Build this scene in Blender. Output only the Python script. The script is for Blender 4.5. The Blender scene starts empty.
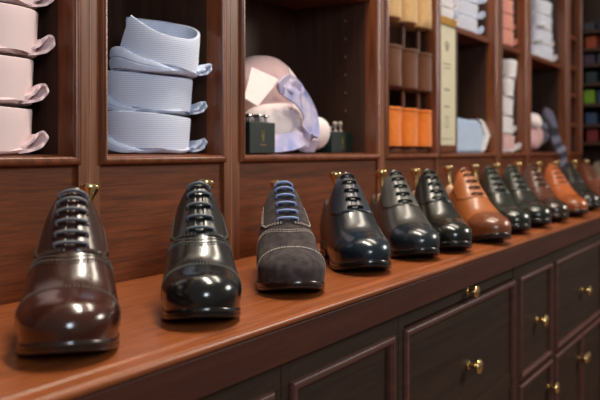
import bpy, bmesh, math, random
import numpy as np
from mathutils import Vector, Matrix

random.seed(7)
SC = bpy.context.scene
COL = SC.collection
PI = math.pi

# ------------------------------------------------------------------ camera
RX, RY = 495 / 941.0, 800 / 941.0            # the counter runs along X, the shelves lie at +Y
cam_d = bpy.data.cameras.new('camera')
cam = bpy.data.objects.new('camera', cam_d)
COL.objects.link(cam)
cam.location = (0, 0, 0.2)
cam.rotation_euler = Vector((RY, RX, 0)).to_track_quat('-Z', 'Y').to_euler()
cam_d.sensor_width = 36
cam_d.lens = 48
cam_d.shift_y = -49 / 600.0
cam_d.clip_start = 0.02
cam_d.dof.use_dof = True
cam_d.dof.focus_distance = 1.14
cam_d.dof.aperture_fstop = 5.2
SC.camera = cam

# ------------------------------------------------------------------ world, lights, exposure
w = bpy.data.worlds.new('shop_light')
SC.world = w
w.use_nodes = True
w.node_tree.nodes['Background'].inputs[0].default_value = (1.0, 0.86, 0.76, 1)
w.node_tree.nodes['Background'].inputs[1].default_value = 0.14


def area(name, loc, target, sx, sy, power, col):
    d = bpy.data.lights.new(name, 'AREA')
    d.shape = 'RECTANGLE'
    d.size, d.size_y = sx, sy
    d.energy = power
    d.color = col
    o = bpy.data.objects.new(name, d)
    COL.objects.link(o)
    o.location = loc
    o.rotation_euler = (Vector(target) - Vector(loc)).to_track_quat('-Z', 'Y').to_euler()
    return o


area('shop_window_light', (3.7, -1.4, 1.4), (1.2, 0.8, 0.2), 0.9, 0.7, 42, (1.0, 0.93, 0.84))
area('street_window_light', (-0.6, -1.2, 0.95), (1.0, 0.85, 0.2), 0.5, 0.6, 20, (0.78, 0.89, 1.0))
area('ceiling_light', (2.2, 0.45, 2.1), (1.5, 0.65, 0.0), 1.2, 0.3, 17, (1.0, 0.88, 0.72))
area('ceiling_track_light', (1.25, 0.52, 2.1), (0.85, 0.66, 0.0), 1.1, 0.2, 44, (1.0, 0.88, 0.73))
SC.view_settings.view_transform = 'Standard'
SC.view_settings.look = 'None'
SC.view_settings.gamma = 1
SC.view_settings.use_curve_mapping = False
SC.view_settings.exposure = 0.17

# ------------------------------------------------------------------ materials
def s2l(c):
    return tuple(((v / 255) / 12.92 if v / 255 <= 0.04045 else (((v / 255) + 0.055) / 1.055) ** 2.4) for v in c)


def base_mat(name):
    m = bpy.data.materials.new(name)
    m.use_nodes = True
    nt = m.node_tree
    return m, nt, nt.nodes['Principled BSDF']


def plain(name, rgb, rough=0.5, metal=0.0, coat=0.0, noise=0.12, scale=40, sheen=0.0, spec=0.5, bump=0.0, bscale=None):
    """A colour gently varied by noise."""
    m, nt, b = base_mat(name)
    c = s2l(rgb)
    tc = nt.nodes.new('ShaderNodeTexCoord')
    nz = nt.nodes.new('ShaderNodeTexNoise')
    nz.inputs['Scale'].default_value = scale
    nz.inputs['Detail'].default_value = 4
    nt.links.new(tc.outputs['Object'], nz.inputs['Vector'])
    rp = nt.nodes.new('ShaderNodeValToRGB')
    rp.color_ramp.elements[0].position = 0.3
    rp.color_ramp.elements[1].position = 0.7
    rp.color_ramp.elements[0].color = tuple(v * (1 - noise) for v in c) + (1,)
    rp.color_ramp.elements[1].color = tuple(min(1, v * (1 + noise)) for v in c) + (1,)
    nt.links.new(nz.outputs['Fac'], rp.inputs['Fac'])
    nt.links.new(rp.outputs['Color'], b.inputs['Base Color'])
    b.inputs['Roughness'].default_value = rough
    b.inputs['Metallic'].default_value = metal
    b.inputs['Coat Weight'].default_value = coat
    b.inputs['Coat Roughness'].default_value = 0.12
    b.inputs['Sheen Weight'].default_value = sheen
    b.inputs['Specular IOR Level'].default_value = spec
    if bump:
        n2 = nt.nodes.new('ShaderNodeTexNoise')
        n2.inputs['Scale'].default_value = bscale or scale * 8
        n2.inputs['Detail'].default_value = 3
        nt.links.new(tc.outputs['Object'], n2.inputs['Vector'])
        bp = nt.nodes.new('ShaderNodeBump')
        bp.inputs['Strength'].default_value = bump
        bp.inputs['Distance'].default_value = 0.002
        nt.links.new(n2.outputs['Fac'], bp.inputs['Height'])
        nt.links.new(bp.outputs['Normal'], b.inputs['Normal'])
    return m


def wood(name, dark, light, axis='X', rough=0.35, coat=0.15, fine=1.0, spec=0.5):
    m, nt, b = base_mat(name)
    tc = nt.nodes.new('ShaderNodeTexCoord')
    mp = nt.nodes.new('ShaderNodeMapping')
    lo, hi = 3.0 * fine, 70.0 * fine
    mp.inputs['Scale'].default_value = {'X': (lo, hi, hi), 'Y': (hi, lo, hi), 'Z': (hi, hi, lo)}[axis]
    nt.links.new(tc.outputs['Object'], mp.inputs['Vector'])
    nz = nt.nodes.new('ShaderNodeTexNoise')
    nz.inputs['Scale'].default_value = 1.0
    nz.inputs['Detail'].default_value = 6
    nz.inputs['Roughness'].default_value = 0.62
    nz.inputs['Distortion'].default_value = 0.35
    nt.links.new(mp.outputs['Vector'], nz.inputs['Vector'])
    n2 = nt.nodes.new('ShaderNodeTexNoise')
    n2.inputs['Scale'].default_value = 6.0
    n2.inputs['Detail'].default_value = 3
    nt.links.new(mp.outputs['Vector'], n2.inputs['Vector'])
    mx = nt.nodes.new('ShaderNodeMath')
    mx.operation = 'MULTIPLY_ADD'
    mx.inputs[1].default_value = 0.3
    nt.links.new(n2.outputs['Fac'], mx.inputs[0])
    ml = nt.nodes.new('ShaderNodeMath')
    ml.operation = 'MULTIPLY'
    ml.inputs[1].default_value = 0.7
    nt.links.new(nz.outputs['Fac'], ml.inputs[0])
    nt.links.new(ml.outputs[0], mx.inputs[2])
    rp = nt.nodes.new('ShaderNodeValToRGB')
    rp.color_ramp.elements[0].position = 0.36
    rp.color_ramp.elements[1].position = 0.64
    rp.color_ramp.elements[0].color = s2l(dark) + (1,)
    rp.color_ramp.elements[1].color = s2l(light) + (1,)
    nt.links.new(mx.outputs[0], rp.inputs['Fac'])
    nt.links.new(rp.outputs['Color'], b.inputs['Base Color'])
    b.inputs['Roughness'].default_value = rough
    b.inputs['Coat Weight'].default_value = coat
    b.inputs['Coat Roughness'].default_value = 0.18
    b.inputs['Specular IOR Level'].default_value = spec
    bp = nt.nodes.new('ShaderNodeBump')
    bp.inputs['Strength'].default_value = 0.08
    bp.inputs['Distance'].default_value = 0.001
    nt.links.new(mx.outputs[0], bp.inputs['Height'])
    nt.links.new(bp.outputs['Normal'], b.inputs['Normal'])
    return m


def weave(name, a, bcol, scale=260, direction='Z', rough=0.85, diag=0.0):
    """Fine woven rows of two yarns."""
    m, nt, b = base_mat(name)
    tc = nt.nodes.new('ShaderNodeTexCoord')
    mp = nt.nodes.new('ShaderNodeMapping')
    mp.inputs['Rotation'].default_value = (diag, diag, 0)
    nt.links.new(tc.outputs['Object'], mp.inputs['Vector'])
    wv = nt.nodes.new('ShaderNodeTexWave')
    wv.wave_type = 'BANDS'
    wv.bands_direction = direction
    wv.inputs['Scale'].default_value = scale
    wv.inputs['Distortion'].default_value = 0.6
    wv.inputs['Detail'].default_value = 1
    wv.inputs['Detail Scale'].default_value = 2
    nt.links.new(mp.outputs['Vector'], wv.inputs['Vector'])
    rp = nt.nodes.new('ShaderNodeValToRGB')
    rp.color_ramp.elements[0].color = s2l(a) + (1,)
    rp.color_ramp.elements[1].color = s2l(bcol) + (1,)
    rp.color_ramp.elements[0].position = 0.25
    rp.color_ramp.elements[1].position = 0.75
    nt.links.new(wv.outputs['Fac'], rp.inputs['Fac'])
    nt.links.new(rp.outputs['Color'], b.inputs['Base Color'])
    b.inputs['Roughness'].default_value = rough
    b.inputs['Sheen Weight'].default_value = 0.15
    return m


M = {}
M['wood_z'] = wood('mahogany_upright_grain', (78, 41, 20), (134, 76, 40), 'Z', 0.46, 0.04)
M['wood_x'] = wood('mahogany_cross_grain', (74, 37, 18), (126, 65, 33), 'X', 0.5, 0.0, 1.5, 0.3)
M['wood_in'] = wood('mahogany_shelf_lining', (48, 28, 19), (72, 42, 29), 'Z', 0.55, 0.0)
M['wood_top'] = wood('mahogany_worktop', (112, 58, 27), (156, 85, 44), 'X', 0.32, 0.05, 1.6, 0.4)
M['wood_fascia_shaded'] = wood('mahogany_fascia_shaded', (60, 31, 22), (78, 41, 29), 'X', 0.55, 0.0, 1.0, 0.2)  # mahogany darkened: shade below the worktop edge put into the colour
M['wood_door_shaded'] = wood('mahogany_door_shaded', (44, 32, 26), (60, 44, 35), 'X', 0.55, 0.0, 1.0, 0.2)  # base cabinet mahogany, its colour darkened to stand in for shade
M['wood_bead'] = wood('mahogany_bead', (68, 35, 29), (94, 52, 43), 'X', 0.5, 0.0)
M['bead_z'] = wood('mahogany_upright_bead', (84, 43, 24), (140, 80, 50), 'Z', 0.3, 0.3)
M['pin'] = plain('dull_steel', (150, 132, 112), 0.5, 0.6)
M['wood_edge'] = wood('mahogany_edge_band', (150, 100, 76), (178, 126, 100), 'Z', 0.5, 0.0)
M['brass'] = plain('polished_brass', (244, 214, 150), 0.24, 1.0, 0, 0.05)
M['gold'] = plain('gilt_frame', (206, 158, 78), 0.35, 0.7, 0, 0.1)
M['tree'] = plain('pale_cedar', (214, 170, 138), 0.5, 0, 0, 0.1, 30)
M['side'] = plain('grey_frame_side', (96, 86, 74), .5)
M['paper'] = plain('cream_paper', (212, 204, 176), 0.7, 0, 0, 0.03)
M['ink'] = plain('grey_ink', (150, 141, 120), 0.7)
M['green_box'] = plain('dark_green_card', (16, 36, 30), 0.45, 0, 0, 0.1)
M['crest'] = plain('dull_gold_print', (112, 92, 48), 0.5, 0.3)
M['silver'] = plain('silver_metal', (205, 205, 205), 0.2, 1.0, 0, 0.03)
M['pearl'] = plain('pale_pearl', (222, 205, 190), 0.3, 0.2)
M['floor'] = wood('shop_floor_boards', (70, 45, 30), (110, 72, 48), 'X', 0.5, 0.1)
M['plaster'] = plain('plaster', (150, 130, 112), 0.8, 0, 0, 0.04, 8)

# ------------------------------------------------------------------ helpers
def link_mesh(name, bm, mat, parent=None, smooth=False):
    bmesh.ops.recalc_face_normals(bm, faces=bm.faces[:])
    me = bpy.data.meshes.new(name)
    bm.to_mesh(me)
    bm.free()
    for m in (mat if isinstance(mat, (list, tuple)) else [mat]):
        me.materials.append(m)
    if smooth:
        me.polygons.foreach_set('use_smooth', [True] * len(me.polygons))
        if smooth != 'all':
            me.set_sharp_from_angle(angle=math.radians(42))
    o = bpy.data.objects.new(name, me)
    COL.objects.link(o)
    if parent is not None:
        o.parent = parent
    return o


def tag(o, label, cat, group=None):
    o['label'] = label
    o['category'] = cat
    if group:
        o['group'] = group
    return o


def struct(o):
    o['kind'] = 'structure'
    return o


def thing(name, label, cat, loc=(0, 0, 0), rz=0.0, group=None):
    o = bpy.data.objects.new(name, None)
    o.empty_display_size = 0.05
    COL.objects.link(o)
    o.location = loc
    o.rotation_euler = (0, 0, rz)
    return tag(o, label, cat, group)


def dup(root, loc, rz, label, group=None):
    r = root.copy()
    COL.objects.link(r)
    r.location = loc
    r.rotation_euler = (0, 0, rz)
    r['label'] = label
    if group:
        r['group'] = group
    for ch in list(root.children):
        c = ch.copy()
        COL.objects.link(c)
        c.parent = r
        for g in list(ch.children):
            d = g.copy()
            COL.objects.link(d)
            d.parent = c
    return r


def add_box(bm, x0, x1, y0, y1, z0, z1, bev=0.0):
    r = bmesh.ops.create_cube(bm, size=1.0)
    for v in r['verts']:
        v.co = Vector((x0 + (v.co.x + .5) * (x1 - x0), y0 + (v.co.y + .5) * (y1 - y0), z0 + (v.co.z + .5) * (z1 - z0)))
    if bev:
        es = list({e for v in r['verts'] for e in v.link_edges})
        bmesh.ops.bevel(bm, geom=es, offset=bev, segments=2, affect='EDGES', profile=0.5)
    return bm


def box(x0, x1, y0, y1, z0, z1, bev=0.0):
    return add_box(bmesh.new(), x0, x1, y0, y1, z0, z1, bev)


def add_grid(bm, rows, close_u=False, close_v=False, flip=False):
    """rows: list of lists of points -> quads."""
    vs = [[bm.verts.new(p) for p in r] for r in rows]
    nu, nv = len(vs), len(vs[0])
    for i in range(nu if close_u else nu - 1):
        for j in range(nv if close_v else nv - 1):
            a, b, c, d = vs[i][j], vs[(i + 1) % nu][j], vs[(i + 1) % nu][(j + 1) % nv], vs[i][(j + 1) % nv]
            try:
                bm.faces.new((a, b, c, d))
            except ValueError:
                pass
    return vs


def add_lathe(bm, prof, n=20, mat=Matrix.Identity(4)):
    rows = []
    for (r, z) in prof:
        rows.append([mat @ Vector((r * math.cos(2 * PI * k / n), r * math.sin(2 * PI * k / n), z)) for k in range(n)])
    vs = add_grid(bm, rows, close_v=True)
    for ring in (vs[0], vs[-1]):
        try:
            bm.faces.new(ring)
        except ValueError:
            pass
    return bm


def add_tube(bm, pts, rad, n=8, flat=1.0):
    """tube along points; flat squeezes it along the local up."""
    pts = [Vector(p) for p in pts]
    rows = []
    up = Vector((0, 0, 1))
    for i, p in enumerate(pts):
        t = (pts[min(i + 1, len(pts) - 1)] - pts[max(i - 1, 0)]).normalized()
        s = t.cross(up)
        if s.length < 1e-4:
            s = t.cross(Vector((1, 0, 0)))
        s.normalize()
        u = s.cross(t)
        r = rad[i] if isinstance(rad, (list, tuple)) else rad
        rows.append([p + s * (r * math.cos(2 * PI * k / n)) + u * (r * flat * math.sin(2 * PI * k / n)) for k in range(n)])
    vs = add_grid(bm, rows, close_v=True)
    bm.faces.new(vs[0])
    bm.faces.new(vs[-1])
    return bm


def add_frame(bm, x0, x1, z0, z1, y, prof):
    """mitred moulding round a rectangle facing -Y.  prof: (inset, y offset) pairs, from the outside in."""
    rows = []
    for (ins, dy) in prof:
        rows.append([Vector((x0 + ins, y + dy, z0 + ins)), Vector((x1 - ins, y + dy, z0 + ins)),
                     Vector((x1 - ins, y + dy, z1 - ins)), Vector((x0 + ins, y + dy, z1 - ins))])
    add_grid(bm, rows, close_v=True)
    return bm


def bead_profile(wd, out, back):
    """a half-round bead, then its inner side running back."""
    pr = [(0, 0.004)]
    for k in range(9):
        a = PI * k / 8
        pr.append((wd * 0.5 - wd * 0.5 * math.cos(a), -out * math.sin(a)))
    pr.append((wd, back))
    return pr


def lump(p, amp, f, seed=0.0):
    x, y, z = p
    return amp * (math.sin(f * x * 1.3 + seed) * math.cos(f * y * 1.1 + 2 * seed) + 0.6 * math.sin(f * 1.9 * z + x * f * .7 + seed * 3))


# ------------------------------------------------------------------ the setting
fl = struct(link_mesh('floor', box(-2.5, 6.0, -3.2, 1.3, -0.93, -0.88), M['floor']))
wl = struct(link_mesh('wall_back', box(-2.5, 6.0, 1.2, 1.3, -0.88, 2.4), M['plaster']))

SY = 0.87        # front plane of the shelving
DY = 0.545       # front plane of the drawers and doors
X_END = 4.0

# ------------------------------------------------------------------ worktop
wt = thing('worktop', 'long polished mahogany worktop with rounded front edge carrying the row of shoes', 'countertop', (0, 0, 0))
bm = bmesh.new()
prof = [(SY + 0.30, -0.012), (SY + 0.30, 0.0), (0.5485, 0.0), (0.545, -0.0008), (0.5435, -0.0024), (0.5405, -0.0026)]
for k in range(9):
    a = PI / 2 - PI * k / 8
    prof.append((0.530 - 0.0060 * math.cos(a), -0.0085 + 0.0058 * math.sin(a)))
prof.append((0.545, -0.0145))
add_grid(bm, [[Vector((x, y, z)) for (y, z) in prof] for x in (-0.8, X_END)], close_v=True)
link_mesh('top_slab', bm, M['wood_top'], wt, smooth=True)
link_mesh('fascia_board', box(-0.8, X_END, 0.5262, 0.56, -0.058, -0.0143, 0.0015), M['wood_fascia_shaded'], wt)
link_mesh('support_board', box(-0.8, X_END, 0.56, SY + 0.26, -0.058, -0.0125), M['wood_door_shaded'], wt)


# ------------------------------------------------------------------ base cabinets
def knob_bm(x, y, z, s=1.22):
    b = bmesh.new()
    pr = [(0.0075, 0), (0.0075, 0.002), (0.004, 0.003), (0.0036, 0.010), (0.005, 0.0135), (0.0105, 0.0165), (0.0122, 0.019),
          (0.0112, 0.0215), (0.007, 0.0235), (0.0015, 0.0242)]
    mt = Matrix.Translation((x, y, z)) @ Matrix.Rotation(PI / 2, 4, 'X') @ Matrix.Scale(s, 4)
    return add_lathe(b, pr, 18, mt)


def panel_front(name, x0, x1, z0, z1, parent, knob=None, beaded=True, split=()):
    """a door or drawer front: recessed panel inside a half-round bead."""
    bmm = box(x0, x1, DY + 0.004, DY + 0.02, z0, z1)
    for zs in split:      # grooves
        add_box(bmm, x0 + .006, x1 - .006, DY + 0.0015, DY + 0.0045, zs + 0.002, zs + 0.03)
    o = link_mesh(name, bmm, M['wood_door_shaded'], parent)
    if beaded:
        f = bmesh.new()
        add_frame(f, x0, x1, z0, z1, DY, bead_profile(0.014, 0.007, 0.006))
        link_mesh('bead_molding', f, M['wood_bead'], o, smooth=True)
    if knob:
        link_mesh('knob', knob_bm(knob[0], DY + 0.004, knob[1]), M['brass'], o, smooth=True)
    return o


def base_unit(x0, x1, label):
    t = thing('base_cabinet', label, 'cabinet', (0, 0, 0), 0, 'base cabinets under the worktop')
    b = bmesh.new()
    add_box(b, x0 + .0008, x1 - .0008, DY + 0.02, SY + 0.26, -0.878, -0.0585)
    link_mesh('carcass', b, M['wood_door_shaded'], t)
    return t


def stiles(t, x0, x1, za, zb, mids=()):
    """face frame of a cabinet unit: uprights and rails in the front plane."""
    link_mesh('stile', box(x0 + .0008, x0 + .020, DY, DY + .022, za, zb - .0005, .0008), M['wood_door_shaded'], t)
    link_mesh('stile', box(x1 - .020, x1 - .0008, DY, DY + .022, za, zb - .0005, .0008), M['wood_door_shaded'], t)
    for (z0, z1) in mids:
        link_mesh('rail', box(x0 + .020, x1 - .020, DY, DY + .022, z0, z1 - .0005), M['wood_door_shaded'], t)


UB = [(0.14, 0.836), (0.836, 1.183), (1.183, 1.825), (1.825, 2.152), (2.152, 2.80), (2.80, 3.14), (3.14, 3.98)]
# unit with plain doors, below the first two shoes
t = base_unit(*UB[0], 'wide base cabinet under the brown and black shoes at the near end')
stiles(t, *UB[0], -.87, -.058, [(-.093, -.058)])
panel_front('door', .160, .816, -.86, -.093, t)
# narrow unit with one beaded door
t = base_unit(*UB[1], 'narrow base cabinet with a beaded panel door and no knob in view')
stiles(t, *UB[1], -.87, -.058, [(-.093, -.058)])
panel_front('door', .856, 1.163, -.86, -.093, t)
# wide unit: slim tray above, deep drawer
t = base_unit(*UB[2], 'wide base cabinet with slim pull-out tray above a deep drawer')
stiles(t, *UB[2], -.87, -.058, [])
o = link_mesh('pull_out_tray', box(1.203, 1.805, DY + .002, DY + .022, -.089, -.060, .001), M['wood_door_shaded'], t)
link_mesh('knob', knob_bm(1.507, DY + .002, -.0745, 1.0), M['brass'], o, smooth=True)
panel_front('drawer', 1.203, 1.805, -.86, -.093, t, (1.517, -.222), split=(-.335,))
# narrow unit: drawer over beaded door
t = base_unit(*UB[3], 'narrow base cabinet with one brass knobbed drawer above a small door')
stiles(t, *UB[3], -.87, -.058, [(-.093, -.058)])
panel_front('drawer', 1.845, 2.132, -.335, -.093, t, (2.009, -.221))
panel_front('door', 1.845, 2.132, -.86, -.345, t, (2.118, -.415))
# wide unit: drawer over a pair of doors
t = base_unit(*UB[4], 'wide base cabinet with a drawer above a pair of doors with touching knobs')
stiles(t, *UB[4], -.87, -.058, [(-.093, -.058)])
panel_front('drawer', 2.172, 2.780, -.335, -.093, t, (2.506, -.220))
panel_front('door', 2.172, 2.474, -.86, -.345, t, (2.462, -.415))
panel_front('door', 2.478, 2.780, -.86, -.345, t, (2.490, -.415))


# the run goes on past the picture's edge
t = base_unit(*UB[5], 'narrow base cabinet just beyond the pair of doors with touching knobs')
stiles(t, *UB[5], -.87, -.058, [(-.093, -.058)])
panel_front('drawer', 2.820, 3.120, -.335, -.093, t, (2.970, -.220))
panel_front('door', 2.820, 3.120, -.86, -.345, t, (3.106, -.415))
t = base_unit(*UB[6], 'wide base cabinet at the far end of the counter by the end case')
stiles(t, *UB[6], -.87, -.058, [(-.093, -.058)])
panel_front('drawer', 3.160, 3.960, -.335, -.093, t, (3.560, -.220))
panel_front('door', 3.160, 3.558, -.86, -.345, t, (3.546, -.415))
panel_front('door', 3.562, 3.960, -.86, -.345, t, (3.574, -.415))


# ------------------------------------------------------------------ shelving
PITCH_Z0 = 0.199
TOPZ = 1.25
DEEP = 0.25


def shelf_unit(x0, x1, label, shelf_z=(0.585,), pins=(), lb=0.021, rb=0.021):
    t = thing('shelving_unit', label, 'shelving', (0, 0, 0), 0, 'mahogany shelving behind the counter')
    link_mesh('stile', box(x0 + .0006, x0 + lb, SY, SY + .026, 0.0005, TOPZ, .0009), M['wood_z'], t)
    link_mesh('stile', box(x1 - rb, x1 - .0006, SY, SY + .026, 0.0005, TOPZ, .0009), M['wood_z'], t)
    link_mesh('edge_strip', box(x0 - .0002, x0 + .0011, SY - .0004, SY + .01, 0.0005, TOPZ), M['wood_edge'], t)
    f = bmesh.new()
    add_frame(f, x0 + lb - .002, x1 - rb + .002, PITCH_Z0 - .0195, TOPZ, SY, bead_profile(0.013, 0.008, 0.030))
    link_mesh('bead_molding', f, M['bead_z'], t, smooth=True)
    link_mesh('lower_panel', box(x0 + lb, x1 - rb, SY + .006, SY + .022, 0.0005, PITCH_Z0 - .016), M['wood_x'], t)
    xi0, xi1 = x0 + lb + .0105, x1 - rb - .0105
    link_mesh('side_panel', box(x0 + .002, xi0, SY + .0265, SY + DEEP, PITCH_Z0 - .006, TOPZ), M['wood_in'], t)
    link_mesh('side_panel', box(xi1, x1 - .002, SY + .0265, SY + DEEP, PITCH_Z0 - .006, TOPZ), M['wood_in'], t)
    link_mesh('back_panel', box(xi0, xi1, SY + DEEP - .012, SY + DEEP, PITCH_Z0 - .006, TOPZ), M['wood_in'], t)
    link_mesh('bottom_board', box(xi0, xi1, SY + .023, SY + DEEP - .012, PITCH_Z0 - .02, PITCH_Z0 - .004), M['wood_x'], t)
    for z in shelf_z:
        link_mesh('shelf', box(xi0 + .0005, xi1 - .0005, SY + .016, SY + DEEP - .0125, z - .018, z, .0015), M['wood_x'], t)
    for (y, z) in pins:
        pb = bmesh.new()
        add_lathe(pb, [(0.0023, 0), (0.0023, 0.003), (0.0012, 0.0036)], 10,
                  Matrix.Translation((xi1, y, z)) @ Matrix.Rotation(-PI / 2, 4, 'Y'))
        link_mesh('shelf_pin', pb, M['pin'], t, smooth=True)
    return t


FLOOR = PITCH_Z0 - .0035       # top of the bottom boards
shelf_unit(0.20, 0.826, 'shelving bay holding the stack of pink shirts', pins=[(1.0, .395)])
shelf_unit(0.826, 1.168, 'narrow shelving bay holding three pale blue shirts', pins=[(.985, .435), (.925, .418)])
shelf_unit(1.168, 1.792, 'wide dark shelving bay with the tied pink shirt and green boxes', lb=.027,
           pins=[(.955, .30 + .045 * k) for k in range(6)])
shelf_unit(1.792, 2.150, 'narrow shelving bay with rows of orange, brown and beige rolls', shelf_z=(), lb=.018, rb=.0035)
shelf_unit(2.150, 2.705, 'shelving bay with the cream framed notice standing in front', lb=.004, rb=.030)
shelf_unit(2.705, 3.055, 'narrow shelving bay with a tall slim white stack under its shelf')
shelf_unit(3.055, 3.690, 'shelving bay with blue and white stack above a dark checked tie', rb=.03)
shelf_unit(3.690, 3.975, 'dim shelving bay at the far end beyond the white stacks', shelf_z=(.33, .47, .60, .74))


# ------------------------------------------------------------------ shoes
L = 0.295


def interp(xs, ys):
    xs, ys = np.array(xs, float), np.array(ys, float)
    d = np.gradient(ys, xs)
    s = np.diff(ys) / np.diff(xs)
    for i in range(1, len(xs) - 1):
        d[i] = 0 if s[i - 1] * s[i] <= 0 else 2 * s[i - 1] * s[i] / (s[i - 1] + s[i])

    def f(x):
        x = min(max(x, xs[0]), xs[-1])
        i = min(max(int(np.searchsorted(xs, x)) - 1, 0), len(xs) - 2)
        h = xs[i + 1] - xs[i]
        u = (x - xs[i]) / h
        return float((2 * u**3 - 3 * u**2 + 1) * ys[i] + (u**3 - 2 * u**2 + u) * h * d[i] + (-2 * u**3 + 3 * u**2) * ys[i + 1]
                     + (u**3 - u**2) * h * d[i + 1])
    return f


def sst(a, b, x):
    u = min(max((x - a) / (b - a), 0), 1)
    return u * u * (3 - 2 * u)


XT = 0.118     # where the opening ends and the tongue begins
_w = interp([0, .03, .06, .09, .118, .145, .17, .195, .215, .235, .252, .3], [.031, .0325, .0335, .0348, .0388, .0428, .0458, .0472, .0477, .0470, .0454, .0452])
_wb = interp([0, .03, .06, .09, .12, .15, .18, .21, .24, .3], [.028, .030, .0295, .029, .031, .036, .0425, .0455, .0440, .042])
_z0 = interp([0, .04, .08, .11, .14, .17, .20, .22, .24, .26, .28, .295], [.030, .0295, .026, .020, .0145, .0118, .0108, .0112, .0132, .0166, .0212, .0255])
_ridge = interp([.10, .118, .135, .155, .18, .205, .225, .245, .262, .30], [.162, .157, .1465, .128, .1035, .0840, .0715, .0650, .0615, .0575])
_topl = interp([0, .012, .035, .065, .09, .108, .118], [.106, .104, .097, .092, .104, .126, .138])
_yt = interp([0, .012, .03, .06, .09, .118], [.014, .019, .023, .0245, .023, .0195])
_n = interp([.118, .15, .18, .21, .24, .30], [2.0, 1.98, 2.05, 2.1, 2.1, 2.0])


def plan(x):
    """1 in the middle, falling to 0 at the heel and toe ends (plan outline)."""
    k = 1.0
    if x < .034:
        k *= max(0.0, 1 - ((.034 - x) / .034) ** 2.3) ** (1 / 2.1)
    if x > .232:
        k *= max(0.0, 1 - ((x - .232) / (.2955 - .232)) ** 2.1) ** (1 / 2.0)
    return k


NO, NI = 14, 6


def sec(x):
    """half section of the upper at x: NO+1 points feather to top, then NI points across the crest (or down into the shoe)."""
    k = plan(x)
    w, wb, z0 = _w(x) * k, _wb(x) * k, _z0(x)
    opened = x < XT - 1e-6
    if opened:
        zt = _topl(x)
        yt = min(_yt(x), .80 * w)
    else:
        zt = _ridge(x)
        if x > .262:
            q = (x - .262) / (.2955 - .262)
            zt = z0 + .007 + (zt - z0 - .007) * max(0, 1 - q ** 2.5) ** (1 / 2.2)
        yt = 0
    zm = z0 + min(.026, .42 * (zt - z0))
    i0 = round(.28 * NO)
    pts = []
    for i in range(NO + NI + 1):
        if i < i0:
            u = i / i0
            pts.append((wb + (w - wb) * math.sin(u * PI / 2), z0 + (zm - z0) * u))
        elif not opened:
            f = (i - i0) / (NO + NI - i0) * PI / 2
            p = 2 / _n(x)
            pts.append((w * max(math.cos(f), 0) ** p, zm + (zt - zm) * math.sin(f) ** p))
        elif i <= NO:
            u = (i - i0) / (NO - i0)
            pts.append((w - (w - yt) * u ** 1.7, zm + (zt - zm) * u))
        else:
            lip = [(yt - .0022, zt + .0006), (yt - .0036, zt - .004), (yt - .0042, zt - .016), (yt - .004, .070), (yt * .6, .052), (0, .050)][i - NO - 1]
            pts.append((max(lip[0], 0), lip[1]))
    return pts


QB = NO / (NO + NI)


def S(x, a):
    """point on the upper: a in -1..1 goes from the right feather edge over the crest to the left."""
    s = 1 if a >= 0 else -1
    q = (1 - abs(a)) * (NO + NI)
    p = sec(x)
    i = min(int(q), NO + NI - 1)
    u = q - i
    return Vector((x, s * (p[i][0] * (1 - u) + p[i + 1][0] * u), p[i][1] * (1 - u) + p[i + 1][1] * u))


def SN(x, a, off):
    e = .0015
    if x < XT + e:
        x0, x1 = (max(XT, x), max(XT, x) + 2 * e) if x >= XT else (x - 2 * e, x)
    else:
        x0, x1 = x - e, min(x + e, .2954)
    dx = S(x1, a) - S(x0, a)
    da = S(x, min(a + .02, 1)) - S(x, max(a - .02, -1))
    n = dx.cross(da)
    if n.length < 1e-12:
        n = Vector((1, 0, 0))
    n.normalize()
    c = S(x, a)
    if n.dot(c - Vector((min(x, .24), 0, .02))) < 0:
        n = -n
    return c + n * off


def add_patch(bm, fx, a0, a1, off, nx, na):
    """a thin leather piece lying on the upper. fx(a) -> (x0, x1)."""
    rows = []
    for j in range(na + 1):
        a = a0 + (a1 - a0) * j / na
        xa, xb = fx(a)
        r = [SN(xa, a, -.0006)]
        for i in range(nx + 1):
            r.append(SN(xa + (xb - xa) * i / nx, a, off))
        r.append(SN(xb, a, -.0006))
        rows.append(r)
    rows = [[SN(p.x, a0, -.0006) for p in rows[0]]] + rows + [[SN(p.x, a1, -.0006) for p in rows[-1]]]
    add_grid(bm, rows)


def add_stitches(bm, pts, ln=.0024, gap=.0014, r=.00062):
    """short dashes along a polyline."""
    pos, carry = 0.0, 0.0
    for p, q in zip(pts[:-1], pts[1:]):
        d = (q - p).length
        if d < 1e-6:
            continue
        t = (q - p) / d
        s = carry
        while s + ln <= d + ln * .5:
            add_tube(bm, [p + t * s, p + t * (s + ln)], r, 4)
            s += ln + gap
        carry = max(0.0, s - d)


def outline(ext):
    """sole outline, one half from heel to toe."""
    xs = [.034 - .034 * math.cos(PI / 2 * k / 8) for k in range(8)] + list(np.linspace(.034, .238, 16)) + \
         [.238 + .0572 * math.sin(PI / 2 * k / 10) for k in range(1, 11)]
    o = []
    for x in xs:
        y = _wb(x) * plan(x)
        nx = -1 if x < .034 else (1 if x > .238 else 0)
        ex = ext * (1 - plan(x)) * nx
        o.append((x + ex, y + ext * max(plan(x), .0) ** .5, _z0(x)))
    return o


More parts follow.
